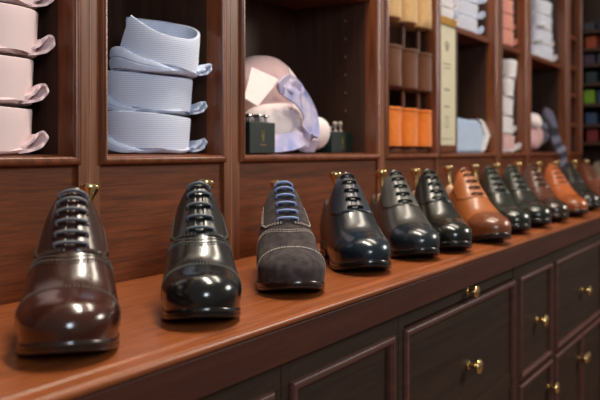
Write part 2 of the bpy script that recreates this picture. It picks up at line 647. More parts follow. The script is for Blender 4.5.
def sole_plate(bm, ext, ztop, zbot, xmax=None):
    half = [p for p in outline(ext) if xmax is None or p[0] <= xmax]
    loop = [(x, y, z) for x, y, z in half] + [(x, -y, z) for x, y, z in reversed(half) if y > 1e-5]
    n = len(loop)
    rows = []
    for (ins, fz) in ((.004, 0), (.0012, 0), (0, .12), (0, .46), (.0011, .5), (.0011, .56), (0, .62), (0, .9), (.0014, 1), (.006, 1)):
        r = []
        for i, (x, y, z) in enumerate(loop):
            cx = min(max(x, .034), .24)
            d = Vector((x - cx, y, 0))
            d = d / max(d.length, 1e-6)
            zz = ztop(x, z) + (zbot(x, z) - ztop(x, z)) * fz
            r.append(Vector((x - d.x * ins, y - d.y * ins, zz)))
        rows.append(r)
    vs = add_grid(bm, rows, close_v=True)
    for ring in (vs[0], vs[-1]):
        m = len(ring)
        hh = len(half)
        for i in range(hh - 1):               # close top and bottom across the shoe
            a, b2 = ring[i], ring[i + 1]
            j = (m - i) if half[0][1] <= 1e-5 else (m - 1 - i)
            j2 = (m - i - 1) if half[0][1] <= 1e-5 else (m - 2 - i)
            f = [a, b2, ring[j2 % m], ring[j % m]]
            u = []
            for v in f:
                if v not in u:
                    u.append(v)
            if len(u) >= 3:
                try:
                    bm.faces.new(u)
                except ValueError:
                    pass


def stations():
    a = [.0008] + [.034 - .034 * math.cos(PI / 2 * k / 9) for k in range(1, 9)] + list(np.linspace(.034, XT - .0002, 12))
    b = [XT] + list(np.linspace(XT + .006, .238, 22)) + [.238 + .0572 * math.sin(PI / 2 * k / 14) for k in range(1, 15)]
    return a + b


SHOE_MESH = {}


def leather(name, rgb, rough=.30, coat=.35, noise=.18, scale=18):
    return plain(name, rgb, rough, 0, coat, noise, scale, 0, .5, .05, 900)


def make_shoe(key, upper, cap, facing, lace, sole, stitch=None, nlace=5, brogue=False, lining=(120, 90, 70), suede=False, far=False, lw=.15):
    """materials -> list of (name, mesh parts).  Returns the shoe's root."""
    root = thing('oxford_shoe', key, 'shoe')
    st = stations()
    n = NO + NI
    bo, bl = bmesh.new(), bmesh.new()
    secs = [sec(x) for x in st]

    def half_rows(lo, hi, xs):
        rows = []
        for x, p in zip(st, secs):
            if not xs(x):
                continue
            L_ = [Vector((x, p[i][0], p[i][1])) for i in range(lo, hi + 1)]
            R_ = [Vector((x, -p[i][0], p[i][1])) for i in range(hi, lo - 1, -1)]
            rows.append((L_, R_))
        return rows
    # outer shell: sides of the quarters, then the closed front
    op = half_rows(0, NO + 1, lambda x: x < XT - 1e-4)
    for s in (0, 1):
        add_grid(bo, [r[s] for r in op])
    cl = half_rows(0, n, lambda x: x >= XT - 1e-4)
    add_grid(bo, [r[0] + r[1][1:] for r in cl])
    # rear edge closes with the heel counter, the quarters run into the front
    pj = secs[[i for i, x in enumerate(st) if x >= XT - 1e-4][0] - 1]
    xa = [x for x in st if x < XT - 1e-4][-1]
    for s in (1, -1):
        r0 = [Vector((xa, s * pj[i][0], pj[i][1])) for i in range(NO + 1)]
        pk = sec(XT)
        r1 = [Vector((XT, s * pk[i][0], pk[i][1])) for i in range(NO + 1)]
        add_grid(bo, [r0, r1])
    p0 = secs[0]
    r = [Vector((st[0], p0[i][0], p0[i][1])) for i in range(NO + 2)]
    r2 = [Vector((st[0], -p0[i][0], p0[i][1])) for i in range(NO + 2)]
    add_grid(bo, [r, r2])
    pe = secs[-1]
    add_grid(bo, [[Vector((st[-1], y, z)) for y, z in pe], [Vector((st[-1], -y, z)) for y, z in pe]])
    bmesh.ops.remove_doubles(bo, verts=bo.verts[:], dist=1e-5)
    uo = link_mesh('upper', bo, upper, root, smooth='all')
    # lining
    li = half_rows(NO + 1, n, lambda x: x < XT - 1e-4)
    add_grid(bl, [r[0] + r[1][1:] for r in li])
    pk = sec(XT)
    bk = [Vector((xa, s * y, z)) for s, y, z in [(1, pj[NO + 1][0], pj[NO + 1][1]), (1, pj[NO + 3][0], pj[NO + 3][1]), (1, 0, .05), (-1, pj[NO + 3][0], pj[NO + 3][1]), (-1, pj[NO + 1][0], pj[NO + 1][1])]]
    tt = [Vector((XT, s * y, z)) for s, y, z in [(1, pk[NO][0], pk[NO][1]), (1, pk[NO + 2][0], pk[NO + 2][1]), (1, 0, pk[n][1]), (-1, pk[NO + 2][0], pk[NO + 2][1]), (-1, pk[NO][0], pk[NO][1])]]
    add_grid(bl, [bk, tt])
    link_mesh('lining', bl, plain(key + '_lining', lining, .7), root, smooth=True)
    # toe cap
    bm = bmesh.new()

    def capx(a):
        return (.2335 + .006 * (1 - abs(a)) - .010 * abs(a) ** 2, .2951)
    def out(x, a, off):
        c = S(x, a)
        return c + (c - Vector((min(x, .235), 0, .02))).normalized() * off
    rows = []
    for a in np.linspace(-1, 1, 49):
        x0 = capx(a)[0]
        us = [math.sin(PI / 2 * k / 18) for k in range(19)]
        rows.append([out(x0, a, -.0006)] + [out(x0 + (.2951 - x0) * u, a, .0009) for u in us])
    add_grid(bm, rows)
    aa = np.linspace(1, .0, 25)
    add_grid(bm, [[out(.2951, a, .0009) for a in aa], [out(.2951, -a, .0009) for a in aa]])
    bmesh.ops.remove_doubles(bm, verts=bm.verts[:], dist=2e-5)
    link_mesh('toe_cap', bm, cap, root, smooth='all')
    # facings either side of the laces
    for s in (1, -1):
        bm = bmesh.new()

        def fx(a):
            u = min(max((.955 - abs(1 - abs(a))) / .445, 0), 1)       # 0 near the lacing, 1 far down the side
            return (XT + .0002, .189 - .020 * u ** 2 - .010 * sst(.7, 1, u))
        add_patch(bm, fx, s * .045, s * .50, .0010, 12, 18)
        link_mesh('facing', bm, facing, root, smooth='all')
    # tongue between the facings
    bm = bmesh.new()
    add_patch(bm, lambda a: (XT + .0002, .186), -.043, .043, .0002, 10, 8)
    tg = []
    for j in range(13):        # its free end rises past the top of the facings
        a = -.30 + .60 * j / 12
        p = S(XT, a)
        e = .0035 * (1 - abs(j - 6) / 6)
        tg.append([p + Vector((.001, 0, -.0008)), p + Vector((-.003, 0, .001 + e)), p + Vector((-.0055, 0, .0006 + e)), p + Vector((-.0035, 0, -.004))])
    add_grid(bm, tg, close_v=True)
    link_mesh('tongue', bm, facing, root, smooth=True)
    # laces
    for k in range(nlace):
        x = .1815 - (.1815 - .1235) * k / (nlace - 1)
        bm = bmesh.new()
        pts = [SN(x + .0022 * math.cos(PI * (j / 12 - .5)) - .0022, -lw + 2 * lw * j / 12, .0030 + .0014 * math.sin(PI * j / 12)) for j in range(13)]
        pts = [SN(x, -lw - .015, .0002)] + pts + [SN(x, lw + .015, .0002)]
        add_tube(bm, pts, .0026, 8, .75)
        link_mesh('lace', bm, lace, root, smooth='all')
    # rows of stitching or punching
    if stitch:
        bm = bmesh.new()
        for dx in (-.0020, -.0042):
            add_stitches(bm, [SN(capx(a)[0] - dx * .5 - .0005, a, .0012) for a in np.linspace(-.9, .9, 60)])
        link_mesh('cap_stitching', bm, stitch, root)
        for s in (1, -1):
            bm = bmesh.new()
            for o_ in (.0, .035):
                path = []
                for a in np.linspace(.10, .48 - o_, 24):
                    u = min(max((.93 - (1 - a)) / .42, 0), 1)
                    path.append((.1875 - .020 * max(0, (a - .07) / .42) ** 2 - .010 * sst(.7, 1, (a - .07) / .42) - o_ * .06, a))
                path += [(x, .48 - o_ + .0) for x in np.linspace(path[-1][0] - .002, XT + .003, 24)]
                add_stitches(bm, [SN(x, s * a, .0013) for x, a in path])
            link_mesh('facing_stitching', bm, stitch, root)
            bm = bmesh.new()
            add_stitches(bm, [SN(.200 - .055 * (a / .8) ** 1.6, s * a, .0005) for a in np.linspace(.0, .8, 34)])
            add_stitches(bm, [SN(.2035 - .055 * (a / .8) ** 1.6, s * a, .0005) for a in np.linspace(.0, .8, 34)])
            link_mesh('vamp_stitching', bm, stitch, root)
            bm = bmesh.new()
            add_stitches(bm, [SN(x, s * (1 - QB + .035), .0006) for x in np.linspace(.02, XT - .006, 30)])
            add_stitches(bm, [SN(.05 + .035 * u ** 2, s * (.95 - .55 * u), .0006) for u in np.linspace(0, 1, 26)])
            link_mesh('quarter_stitching', bm, stitch, root)
    if brogue:
        pm = plain(key + '_punch', (92, 76, 62) if 'brown' in key[:14] else (82, 82, 76), .5)

        def punch(nm, spots):
            bm = bmesh.new()
            for x, a, r in spots:
                bmesh.ops.create_icosphere(bm, subdivisions=1, radius=r, matrix=Matrix.Translation(SN(x, a, .0005)))
            link_mesh(nm, bm, pm, root, smooth='all')
        punch('cap_brogue_punching', [(capx(a)[0] - .0012 + dx, a, .0009) for a in np.linspace(-.86, .86, 46) for dx in (.0015, -.0030)])
        for s in (1, -1):
            punch('vamp_brogue_punching', [(x0 - .055 * (a / .8) ** 1.6, s * a, .0009) for a in np.linspace(0, .8, 34) for x0 in (.2005, .1955)])
            punch('quarter_brogue_punching', [(x, s * (1 - QB + .07), .0008) for x in np.linspace(.03, XT - .008, 26)])
    # sole and heel
    bm = bmesh.new()
    sole_plate(bm, .0027, lambda x, z: z + .0012, lambda x, z: z - (.0098 if x > .1 else .0078))
    link_mesh('sole', bm, sole, root, smooth=True)
    bm = bmesh.new()
    sole_plate(bm, .0022, lambda x, z: z - .0075, lambda x, z: 0.0, xmax=.078)
    link_mesh('heel', bm, sole, root, smooth=True)
    return root


def copy_shoe(src, mats, key):
    """another shoe of the same make: its own parts with their own leather."""
    r = src.copy()
    COL.objects.link(r)
    r['label'] = key
    for ch in list(src.children):
        c = ch.copy()
        c.data = ch.data.copy()
        COL.objects.link(c)
        c.parent = r
        nm = ch.name.split('.')[0]
        if nm in mats:
            c.data.materials[0] = mats[nm]
    return r


def make_tree(label):
    t = thing('shoe_tree', label, 'shoe tree', (0, 0, 0), 0, 'shoe trees in the row of shoes')
    bm = bmesh.new()
    rows = []
    for i in range(11):
        u = i / 10
        z = .058 + .056 * u
        k = math.sqrt(max(0, 1 - (2 * u - 1) ** 4)) * .9 + .1
        top = 1 - .25 * u
        rows.append([Vector((.034 + .019 * k * top * math.cos(q), .0155 * k * top * math.sin(q), z)) for q in [2 * PI * j / 20 for j in range(20)]])
    vs = add_grid(bm, rows, close_v=True)
    bm.faces.new(vs[0])
    bm.faces.new(vs[-1])
    link_mesh('heel_block', bm, M['tree'], t, smooth=True)
    bm = bmesh.new()
    mt = Matrix.Translation((.032, 0, .106)) @ Matrix.Rotation(-.25, 4, 'Y') @ Matrix.Diagonal((1.5, 1.5, 1.02, 1))
    add_lathe(bm, [(.0065, 0), (.0065, .002), (.0034, .004), (.0030, .022), (.0038, .034), (.0072, .044), (.0085, .0475), (.0082, .0505), (.0055, .0525), (.001, .053)], 16, mt)
    link_mesh('pull_knob', bm, M['brass'], t, smooth=True)
    return t


black_sole = plain('black_edge_dressing', (24, 20, 18), .25, 0, .4)
brown_sole = plain('dark_brown_edge_dressing', (42, 26, 20), .25, 0, .4)


def leathers(nm, up, cap=None, fac=None, lace=(20, 20, 22), sole=None, rough=.27, coat=.42):
    d = {}
    d['upper'] = leather(nm + '_upper', up, rough, coat)
    d['toe_cap'] = leather(nm + '_cap', cap or up, rough * .8, coat)
    d['facing'] = leather(nm + '_facing', fac or up, rough * 1.25, coat * .6)
    d['tongue'] = d['facing']
    d['lace'] = plain(nm + '_lace', lace, .6, 0, 0, .15, 300)
    d['sole'] = sole or black_sole
    d['heel'] = d['sole']
    return d


# toe point on the counter, heading in degrees
ROW = [(0.5096, 0.5677, 225.5), (0.698, 0.557, 221.0), (0.9135, 0.5696, 219.0), (1.1421, 0.5716, 221.5), (1.3404, 0.5652, 222.5), (1.4725, 0.5519, 221.0), (1.6708, 0.5315, 225.0), (1.8851, 0.551, 222.5), (2.0714, 0.5486, 223.5), (2.2526, 0.5481, 221.5), (2.4649, 0.5417, 221.5), (2.7503, 0.564, 219.5), (2.9927, 0.5565, 219.5), (3.1649, 0.5471, 219.5)]
KEYS = [
    'dark oxblood brown brogue oxford shoe at the near end of the row',
    'glossy black brogued oxford shoe with grey laces between brown and suede shoes',
    'grey brown suede oxford shoe with bright blue laces',
    'navy black oxford shoe with matte navy facings beside the suede shoe',
    'grey leather oxford shoe with dark bluish toe and black laces',
    'glossy black oxford shoe beside the tan shoe',
    'light tan oxford shoe with a browner toe, between two black shoes',
    'black oxford shoe directly beyond the tan shoe',
    'black oxford shoe standing next to the dark brown one, second beyond the tan shoe',
    'dark brown oxford shoe between a black and a cognac shoe',
    'cognac orange oxford shoe toward the far end of the row',
    'black oxford shoe just beyond the cognac shoe',
    'chestnut brown oxford shoe, second beyond the cognac shoe',
    'greyish taupe oxford shoe cut by the edge of the picture',
]
mats = [
    leathers('oxblood', (52, 27, 21), (58, 28, 20), (50, 29, 25), (96, 96, 102), brown_sole, .24, .5),
    leathers('black_one', (25, 27, 26), (20, 23, 24), (27, 29, 29), (88, 94, 102), None, .24, .5),
    leathers('suede', (82, 73, 70), None, (84, 75, 74), (122, 144, 190), brown_sole, .9, 0),
    leathers('navy', (20, 29, 35), (16, 33, 43), (35, 40, 51), (14, 16, 20), None, .3),
    leathers('grey', (54, 54, 50), (26, 36, 43), (70, 70, 66), (18, 20, 24), None, .34),
    leathers('black_two', (22, 25, 22), None, None, (30, 32, 30)),
    leathers('tan', (156, 88, 42), (116, 64, 37), (164, 94, 47), (66, 40, 30), brown_sole, .38),
    leathers('black_three', (30, 35, 30), None, None, (40, 44, 38)),
    leathers('black_four', (32, 35, 29), None, None, (40, 42, 36)),
    leathers('brown_one', (84, 46, 32), (52, 34, 28), None, (44, 28, 22), brown_sole),
    leathers('cognac', (168, 86, 36), (150, 76, 34), None, (150, 84, 40), brown_sole, .36),
    leathers('black_five', (36, 34, 29), None, None, (40, 36, 30)),
    leathers('brown_two', (104, 56, 38), None, None, (60, 36, 26), brown_sole),
    leathers('taupe', (112, 98, 82), None, None, (60, 52, 46), brown_sole),
]
# suede: soft nap
for k in ('upper', 'toe_cap', 'facing', 'tongue'):
    mats[2][k] = plain('suede_nap', (66, 59, 59), .95, 0, 0, .45, 90, .05, .1, .35, 1400)
punch_mats = {}


def build_row():
    trees0 = None
    plain_src = None
    for i, (tx, ty, ang) in enumerate(ROW):
        m = mats[i]
        if i < 4:
            st = [plain('tan_thread', (88, 66, 52), .8), plain('grey_thread', (88, 90, 84), .8), plain('pale_thread', (190, 178, 164), .8), None][i]
            s = make_shoe(KEYS[i], m['upper'], m['toe_cap'], m['facing'], m['lace'], m['sole'], st, (6, 5, 6, 5)[i], i in (0, 1), lw=(.165, .165, .15, .125)[i])
            if i == 3:
                plain_src = s
        else:
            s = copy_shoe(plain_src, m, KEYS[i])
        a = math.radians(ang)
        k = 1.04 if i == 0 else (.975 if i == 1 else 1.0)
        s.scale = (k, k, .985 if i == 0 else 1)
        s.location = (tx - k * L * math.cos(a), ty - k * L * math.sin(a), 0.0003)
        s.rotation_euler = (0, 0, a)
        if i == 2:
            s.scale = (1, 1, .96)
        s['group'] = 'row of oxford shoes on the worktop'
        nm = KEYS[i].split(' shoe')[0]
        lab = 'brass knobbed cedar shoe tree inside the ' + ' '.join(KEYS[i].split()[:9])
        lab = TREE_LABELS[i]
        if trees0 is None:
            trees0 = make_tree(lab)
            trees0.location = s.location
            trees0.rotation_euler = (-.11, 0, a)
        else:
            tr = dup(trees0, s.location + Vector((0, 0, .004 if i > 5 else (-.010 if i == 2 else 0))), a, lab)
            tr.rotation_euler = (-.09 if i == 1 else 0, 0, a)


TREE_LABELS = ['brass knobbed shoe tree inside the ' + k for k in (
    'oxblood brown shoe at the near end', 'black shoe with grey laces', 'grey suede shoe with blue laces', 'navy black shoe beside the suede one',
    'grey leather shoe with bluish toe', 'glossy black shoe beside the tan one', 'light tan shoe', 'black shoe directly beyond the tan one',
    'black shoe next to the dark brown one', 'dark brown shoe before the cognac one', 'cognac orange shoe', 'black shoe just beyond the cognac one',
    'chestnut brown shoe near the far end', 'greyish taupe shoe at the picture edge')]
build_row()


# ------------------------------------------------------------------ folded shirts
def collar_bm(rx, ry, h, taper=.93, lift=0.0, lift_at=0.0, wave=.0015, seed=0, n=72, open_at=None):
    """a shirt collar standing as a ring, folded over at the top, its lower edge wavy."""
    bm = bmesh.new()
    rows = []
    for k in range(n):
        q = 2 * PI * k / n
        dq = (q - lift_at + PI) % (2 * PI) - PI
        up = lift * max(0, 1 - abs(dq) / 1.1) ** 1.3 + .62 * lift * (math.cos(q - .6) - .3) if lift else 0
        zt = h + up + .0015 * math.sin(2 * q + seed)
        sl = -.0045 * math.cos(q + 1.01)
        zt += sl
        zb = sl * .7 + wave * (math.sin(5 * q + seed) + .6 * math.sin(9 * q + 2 * seed))
        c, s = math.cos(q), math.sin(q)
        col = []
        for (k_, f) in ((taper, 0.0), (taper + (1 - taper) * .35, .33), (taper + (1 - taper) * .7, .66), (1.0, .93), (.995, .985)):
            col.append(Vector((rx * k_ * c, ry * k_ * s, zb + (zt - zb) * f)))
        for (off, f) in ((-.002, 1.0), (-.0045, .985), (-.006, .9), (-.010, .5), (-.014, .06)):
            col.append(Vector(((rx + off) * c, (ry + off) * s, zb + (zt - zb) * f)))
        rows.append(col)
    add_grid(bm, rows, close_u=True, close_v=True)
    return bm


def open_collar_bm(rx, ry):
    """an unbuttoned collar: its pointed free end stands up at one side, the band sweeps round to the back."""
    qs = [195, 210, 225, 240, 255, 270, 285, 300, 315, 345, 375, 405, 430, 450]
    ft = interp(qs, [.0945, .0815, .0705, .0640, .0612, .0612, .0645, .0715, .080, .0945, .104, .110, .111, .110])
    fb = interp(qs, [.043, .033, .0245, .018, .0135, .0105, .009, .009, .009, .009, .009, .009, .009, .009])
    bm = bmesh.new()
    rows = []
    for d in np.linspace(195, 450, 80):
        sh = 22 * max(0, 1 - (d - 195) / 70)
        zt, zb = ft(d), fb(d) + .0012 * math.sin(d * .13)
        col = []
        for (off, f) in ((-.004, 0), (-.0025, .33), (-.001, .66), (.0, .93), (-.0005, .985), (-.0025, 1.0), (-.0045, .985), (-.006, .9), (-.007, .5), (-.008, .05)):
            q = math.radians(d - sh * (1 - f))
            col.append(Vector(((rx + off) * math.cos(q), (ry + off) * math.sin(q), zb + (zt - zb) * f)))
        rows.append(col)
    vs = add_grid(bm, rows, close_v=True)
    bm.faces.new(vs[0])
    bm.faces.new(vs[-1])
    return bm


def pad_bm(rx, ry, h, seed, n=60):
    """the folded shirt body below the collar: a flat pile with creased edge."""
    bm = bmesh.new()
    rows = []
    for (k, z) in ((.5, 0), (.94, .0), (1.0, .25), (1.03, .5), (1.0, .75), (.93, 1.0), (.5, 1.02)):
        r = []
        for j in range(n):
            q = 2 * PI * j / n
            ww = 1 + .035 * math.sin(4 * q + seed) + .025 * math.sin(7 * q + 2 * seed + z * 2)
            r.append(Vector((rx * k * ww * math.cos(q), ry * k * ww * math.sin(q), h * z + .0015 * math.sin(6 * q + seed) * (1 if 0 < z < 1 else .3))))
        rows.append(r)
    vs = add_grid(bm, rows, close_v=True)
    bm.faces.new(vs[0])
    bm.faces.new(vs[-1])
    return bm


def scroll_bm(r0, length, turns=1.25, th=.0035, ang=0.0):
    """a doubled fold of cloth seen end on: a drooping open loop, its axis along Y."""
    bm = bmesh.new()
    k0 = r0 / .013
    ctl = [(-.016, -.004), (-.002, -.002), (.012, .002), (.022, .010), (.0245, .019), (.018, .0245), (.010, .020), (.002, .010), (-.014, .003)]
    P = []
    m = len(ctl)
    for i in range(m - 1):
        p0, p1, p2, p3 = [np.array(ctl[min(max(q, 0), m - 1)]) for q in (i - 1, i, i + 1, i + 2)]
        for k in range(5):
            u = k / 5
            P.append(.5 * ((2 * p1) + (p2 - p0) * u + (2 * p0 - 5 * p1 + 4 * p2 - p3) * u * u + (3 * p1 - p0 - 3 * p2 + p3) * u ** 3))
    P.append(np.array(ctl[-1]))
    P = [p * k0 for p in P]
    n = len(P) - 1
    rows = []
    for y in np.linspace(0, length, 5):
        o, i_ = [], []
        sc = 1 - .25 * (y / length) + .06 * math.sin(ang * 3 + y * 200)
        for k, p in enumerate(P):
            t = P[min(k + 1, n)] - P[max(k - 1, 0)]
            t = t / np.linalg.norm(t)
            nn = np.array((-t[1], t[0])) * th * .5
            wv = .0012 * math.sin(k * .9 + ang)
            o.append(Vector((p[0] * sc + nn[0], y + wv, p[1] * sc + nn[1])))
            i_.append(Vector((p[0] * sc - nn[0], y + wv, p[1] * sc - nn[1])))
        rows.append(o + i_[::-1])
    vs = add_grid(bm, rows, close_v=True)
    for ring in (vs[0], vs[-1]):
        for k in range(n):
            bm.faces.new((ring[k], ring[k + 1], ring[2 * n - k], ring[2 * n + 1 - k]))
    return bm


def flap_bm(rx, ry, q0, q1, h0, h1, out=.011):
    """a folded edge of cloth wrapping round the foot of the collar, tapering to its end."""
    bm = bmesh.new()
    rows = []
    n = 22
    for i in range(n + 1):
        u = i / n
        q = q0 + (q1 - q0) * u
        h = (h1 + (h0 - h1) * (1 - u ** 1.6)) * (1 + .08 * math.sin(9 * u))
        o = out * (1 - .75 * u)
        z = .003 * math.sin(5 * u + 1) + .0035
        row = []
        for (dr, fz) in ((.0, .0), (o * .8, .02), (o, .25), (o * .98, .44), (o * .72, .50), (o * .95, .56), (o * .85, .85), (o * .60, .98), (-.002, 1.0), (-.006, .5)):
            row.append(Vector(((rx + dr) * math.cos(q), (ry + dr) * math.sin(q), z + h * fz)))
        rows.append(row)
    vs = add_grid(bm, rows, close_v=True)
    bm.faces.new(vs[0])
    bm.faces.new(vs[-1])
    return bm


def shirt(label, loc, rz, mat, matb, rx, ry, h, pad, group, seed, lift=0, lift_at=0, scroll=None, flap=None, tilt=(0, 0), taper=.93):
    t = thing('folded_shirt', label, 'shirt', loc, rz, group)
    c = link_mesh('collar', open_collar_bm(rx, ry) if lift else collar_bm(rx, ry, h - pad + .004, taper, seed=seed), mat, t, smooth=True)
    c.location = (0, 0, -.002 if lift else pad - .003)
    c.rotation_euler = (tilt[0], tilt[1], 0)
    link_mesh('folded_body', pad_bm(rx * .93, ry * .93, pad, seed), matb, t, smooth=True)
    if scroll:
        for (x, y, z, r, ln, a, rr) in scroll:
            s = link_mesh('rolled_fold', scroll_bm(r, ln, ang=a), matb, t, smooth=True)
            s.location = (x, y, z)
            s.rotation_euler = (0, 0, rr)
    if flap:
        for (q0, q1, h0, h1) in flap:
            link_mesh('folded_edge', flap_bm(rx * .95, ry * .95, q0, q1, h0, h1), matb, t, smooth=True)
    return t


blue_w = weave('blue_herringbone', (196, 208, 240), (240, 244, 253), 96, 'Z', .85, 0)
blue_p = plain('pale_blue_cotton', (206, 216, 238), .85, 0, 0, .08, 60, .2)
pink_c = weave('pink_cotton', (232, 206, 206), (240, 216, 216), 300, 'Z')
pink_p = plain('pink_cotton_plain', (234, 208, 208), .85, 0, 0, .08, 60, .2)
white_p = plain('white_cotton', (224, 220, 222), .85, 0, 0, .06, 60, .2)
white_b = weave('white_blue_stripe', (176, 186, 214), (232, 230, 234), 60, 'Z', .85, .2)
salmon = plain('salmon_cotton', (214, 142, 124), .85, 0, 0, .1, 60, .2)

VA = math.atan2(RX, RY)          # heading of the camera axis
# pink stack by the near end
for k, lab in enumerate(['pink shirt lying lowest in the pink stack', 'pink shirt second from the bottom of the pink stack',
                         'pink shirt third from the bottom of the pink stack', 'pink shirt topmost of the pink stack, cut by the picture']):
    shirt(lab, (.684 + (.0, .003, .012, .014)[k], .957, FLOOR + .0005 + .0675 * k), -.15 + .05 * k, pink_c, pink_p, .090, .075, .0665, .010,
          'stack of pink shirts', 1.3 * k + .4,
          scroll=[(.060, -.062, .006, .0125, .03, .8 + k, -.1)], taper=.97)
# blue stack
bl = [('pale blue herringbone shirt at the bottom of its stack of three', 0), ('pale blue herringbone shirt in the middle of its stack of three', 1),
      ('pale blue herringbone shirt on top of its stack with open collar', 2)]
for lab, k in bl:
    top = k == 2
    shirt(lab, (1.036 + (.0, .003, .004)[k], (.953, .953, .935)[k], FLOOR + .001 + .066 * k), (.05, -.02, .0)[k], blue_w, blue_p, (.086, .086, .083)[k], .070, .0655, .011,
          'stack of pale blue shirts', 2.1 * k + .3,
          lift=.036 if top else 0, lift_at=2.75,
          scroll=[((.066, .062, .054)[k], -.062, .006, .0095, .03, .6 + 1.4 * k, -.2)],
          flap=[(2.8, 4.3, .036, .005)] if top else [(2.75, 3.75, .024, .004)], tilt=(0, 0), taper=.95)

# ------------------------------------------------------------------ pink shirt with lilac tie
pinkm = plain('mauve_pink_cotton', (206, 172, 172), .8, 0, 0, .06, 40, .25)
pinkl = plain('pale_pink_cotton', (244, 228, 226), .8, 0, 0, .05, 40, .25)
lilac = plain('lilac_silk', (176, 174, 214), .5, 0, 0, .3, 26, .1)
_rp = [n for n in lilac.node_tree.nodes if n.type == 'VALTORGB'][0]
_rp.color_ramp.elements[0].color = s2l((138, 150, 208)) + (1,)
_rp.color_ramp.elements[1].color = s2l((222, 206, 226)) + (1,)
BX, BY = 1.42, .975


def blob_bm(c, r, lum=.004, f=40, seed=0, n=2.3):
    bm = bmesh.new()
    rows = []
    NU, NV = 22, 36
    for i in range(NU + 1):
        th = PI * i / NU
        row = []
        for j in range(NV):
            ph = 2 * PI * j / NV
            d = Vector((math.sin(th) * math.cos(ph), math.sin(th) * math.sin(ph), math.cos(th)))
            p = Vector([math.copysign(abs(d[k]) ** (2 / n), d[k]) * r[k] for k in range(3)])
            p += d * lump(p, lum, f, seed)
            row.append(Vector(c) + p)
        rows.append(row)
    add_grid(bm, rows, close_v=True)
    bmesh.ops.remove_doubles(bm, verts=bm.verts[:], dist=1e-5)
    return bm


t = thing('tied_shirt', 'pink shirt bundled with collar up and lilac tie, beside green box', 'shirt', (BX, BY, FLOOR + .0005))
link_mesh('shirt_body', blob_bm((1.440 - BX, .945 - BY, .0555), (.115, .048, .053), .0025, 34, 1.0, 2.4), pinkl, t, smooth='all')
link_mesh('sleeve_bulge', blob_bm((1.592 - BX, .960 - BY, .046), (.046, .046, .042), .002, 40, 2.0), pinkl, t, smooth='all')
link_mesh('collar_stand', blob_bm((1.440 - BX, .990 - BY, .114), (.122, .062, .098), .002, 26, .4, 2.15), pinkm, t, smooth='all')
# collar leaves: pointed doubled cloth
def leaf_bm(pts, th=.0035):
    bm = bmesh.new()
    pts = [Vector(p) for p in pts]
    nrm = (pts[1] - pts[0]).cross(pts[-1] - pts[0]).normalized() * th
    a = [bm.verts.new(p) for p in pts]
    b = [bm.verts.new(p + nrm) for p in pts]
    bm.faces.new(a)
    bm.faces.new(b[::-1])
    n = len(a)
    for i in range(n):
        bm.faces.new((a[i], a[(i + 1) % n], b[(i + 1) % n], b[i]))
    bmesh.ops.bevel(bm, geom=bm.edges[:], offset=.0012, segments=2, affect='EDGES')
    return bm


def W(x, y, z):
    return Vector((x - BX, y - BY, z - .188))


link_mesh('collar_leaf', leaf_bm([W(1.285, .905, .357), W(1.366, .893, .338), W(1.274, .884, .278), W(1.238, .890, .292)]), pinkl, t, smooth=True)
link_mesh('collar_leaf', leaf_bm([W(1.428, .915, .374), W(1.452, .908, .352), W(1.480, .905, .317), W(1.440, .905, .329)]), pinkl, t, smooth=True)

t = thing('lilac_tie', 'lilac and blue silk tie knotted round the bundled pink shirt', 'tie', (BX, BY, FLOOR + .0005))


def strap_bm(pts, wid, th=.004, side=Vector((1, 0, 0))):
    pts = [Vector(p) for p in pts]
    P = []
    for i in range(len(pts) - 1):
        p0, p1, p2, p3 = pts[max(i - 1, 0)], pts[i], pts[i + 1], pts[min(i + 2, len(pts) - 1)]
        for k in range(8):
            u = k / 8
            P.append(.5 * ((2 * p1) + (p2 - p0) * u + (2 * p0 - 5 * p1 + 4 * p2 - p3) * u * u + (3 * p1 - p0 - 3 * p2 + p3) * u ** 3))
    P.append(pts[-1])
    bm = bmesh.new()
    rows = []
    for i, p in enumerate(P):
        tg = (P[min(i + 1, len(P) - 1)] - P[max(i - 1, 0)]).normalized()
        s = (side - tg * side.dot(tg)).normalized()
        nn = s.cross(tg).normalized()
        u = i / (len(P) - 1)
        ww = wid[0] + (wid[1] - wid[0]) * u
        rows.append([p + s * ww * .5 + nn * th * .3, p + s * ww * .25 + nn * th * .5, p - s * ww * .25 + nn * th * .35, p - s * ww * .5 + nn * th * .3,
                     p - s * ww * .5 - nn * th * .3, p + s * ww * .5 - nn * th * .3])
    vs = add_grid(bm, rows, close_v=True)
    bm.faces.new(vs[0])
    bm.faces.new(vs[-1])
    return bm


link_mesh('knot', blob_bm(W(1.386, .890, .322), (.024, .008, .018), .004, 120, 1, 2.8), lilac, t, smooth='all')
link_mesh('blade', strap_bm([W(1.370, .884, .318), W(1.420, .882, .300), W(1.455, .880, .268), W(1.440, .880, .230), W(1.400, .886, .212), W(1.345, .905, .206)], (.030, .040), .006, Vector((.75, 0, .6))), lilac, t, smooth=True)
link_mesh('tail', strap_bm([W(1.395, .884, .325), W(1.445, .888, .310), W(1.478, .884, .270), W(1.470, .878, .225), W(1.440, .886, .209), W(1.49, .905, .204), W(1.545, .912, .204)], (.026, .030), .006, Vector((.7, -.2, .6))), lilac, t, smooth=True)
link_mesh('loop', strap_bm([W(1.352, .886, .318), W(1.385, .886, .335), W(1.425, .890, .322), W(1.44, .890, .285)], (.026, .034), .005, Vector((.5, .2, -.8))), lilac, t, smooth=True)
link_mesh('folded_end', strap_bm([W(1.375, .925, .199), W(1.43, .922, .202), W(1.48, .920, .199)], (.050, .040), .012, Vector((0, 1, 0))), lilac, t, smooth=True)


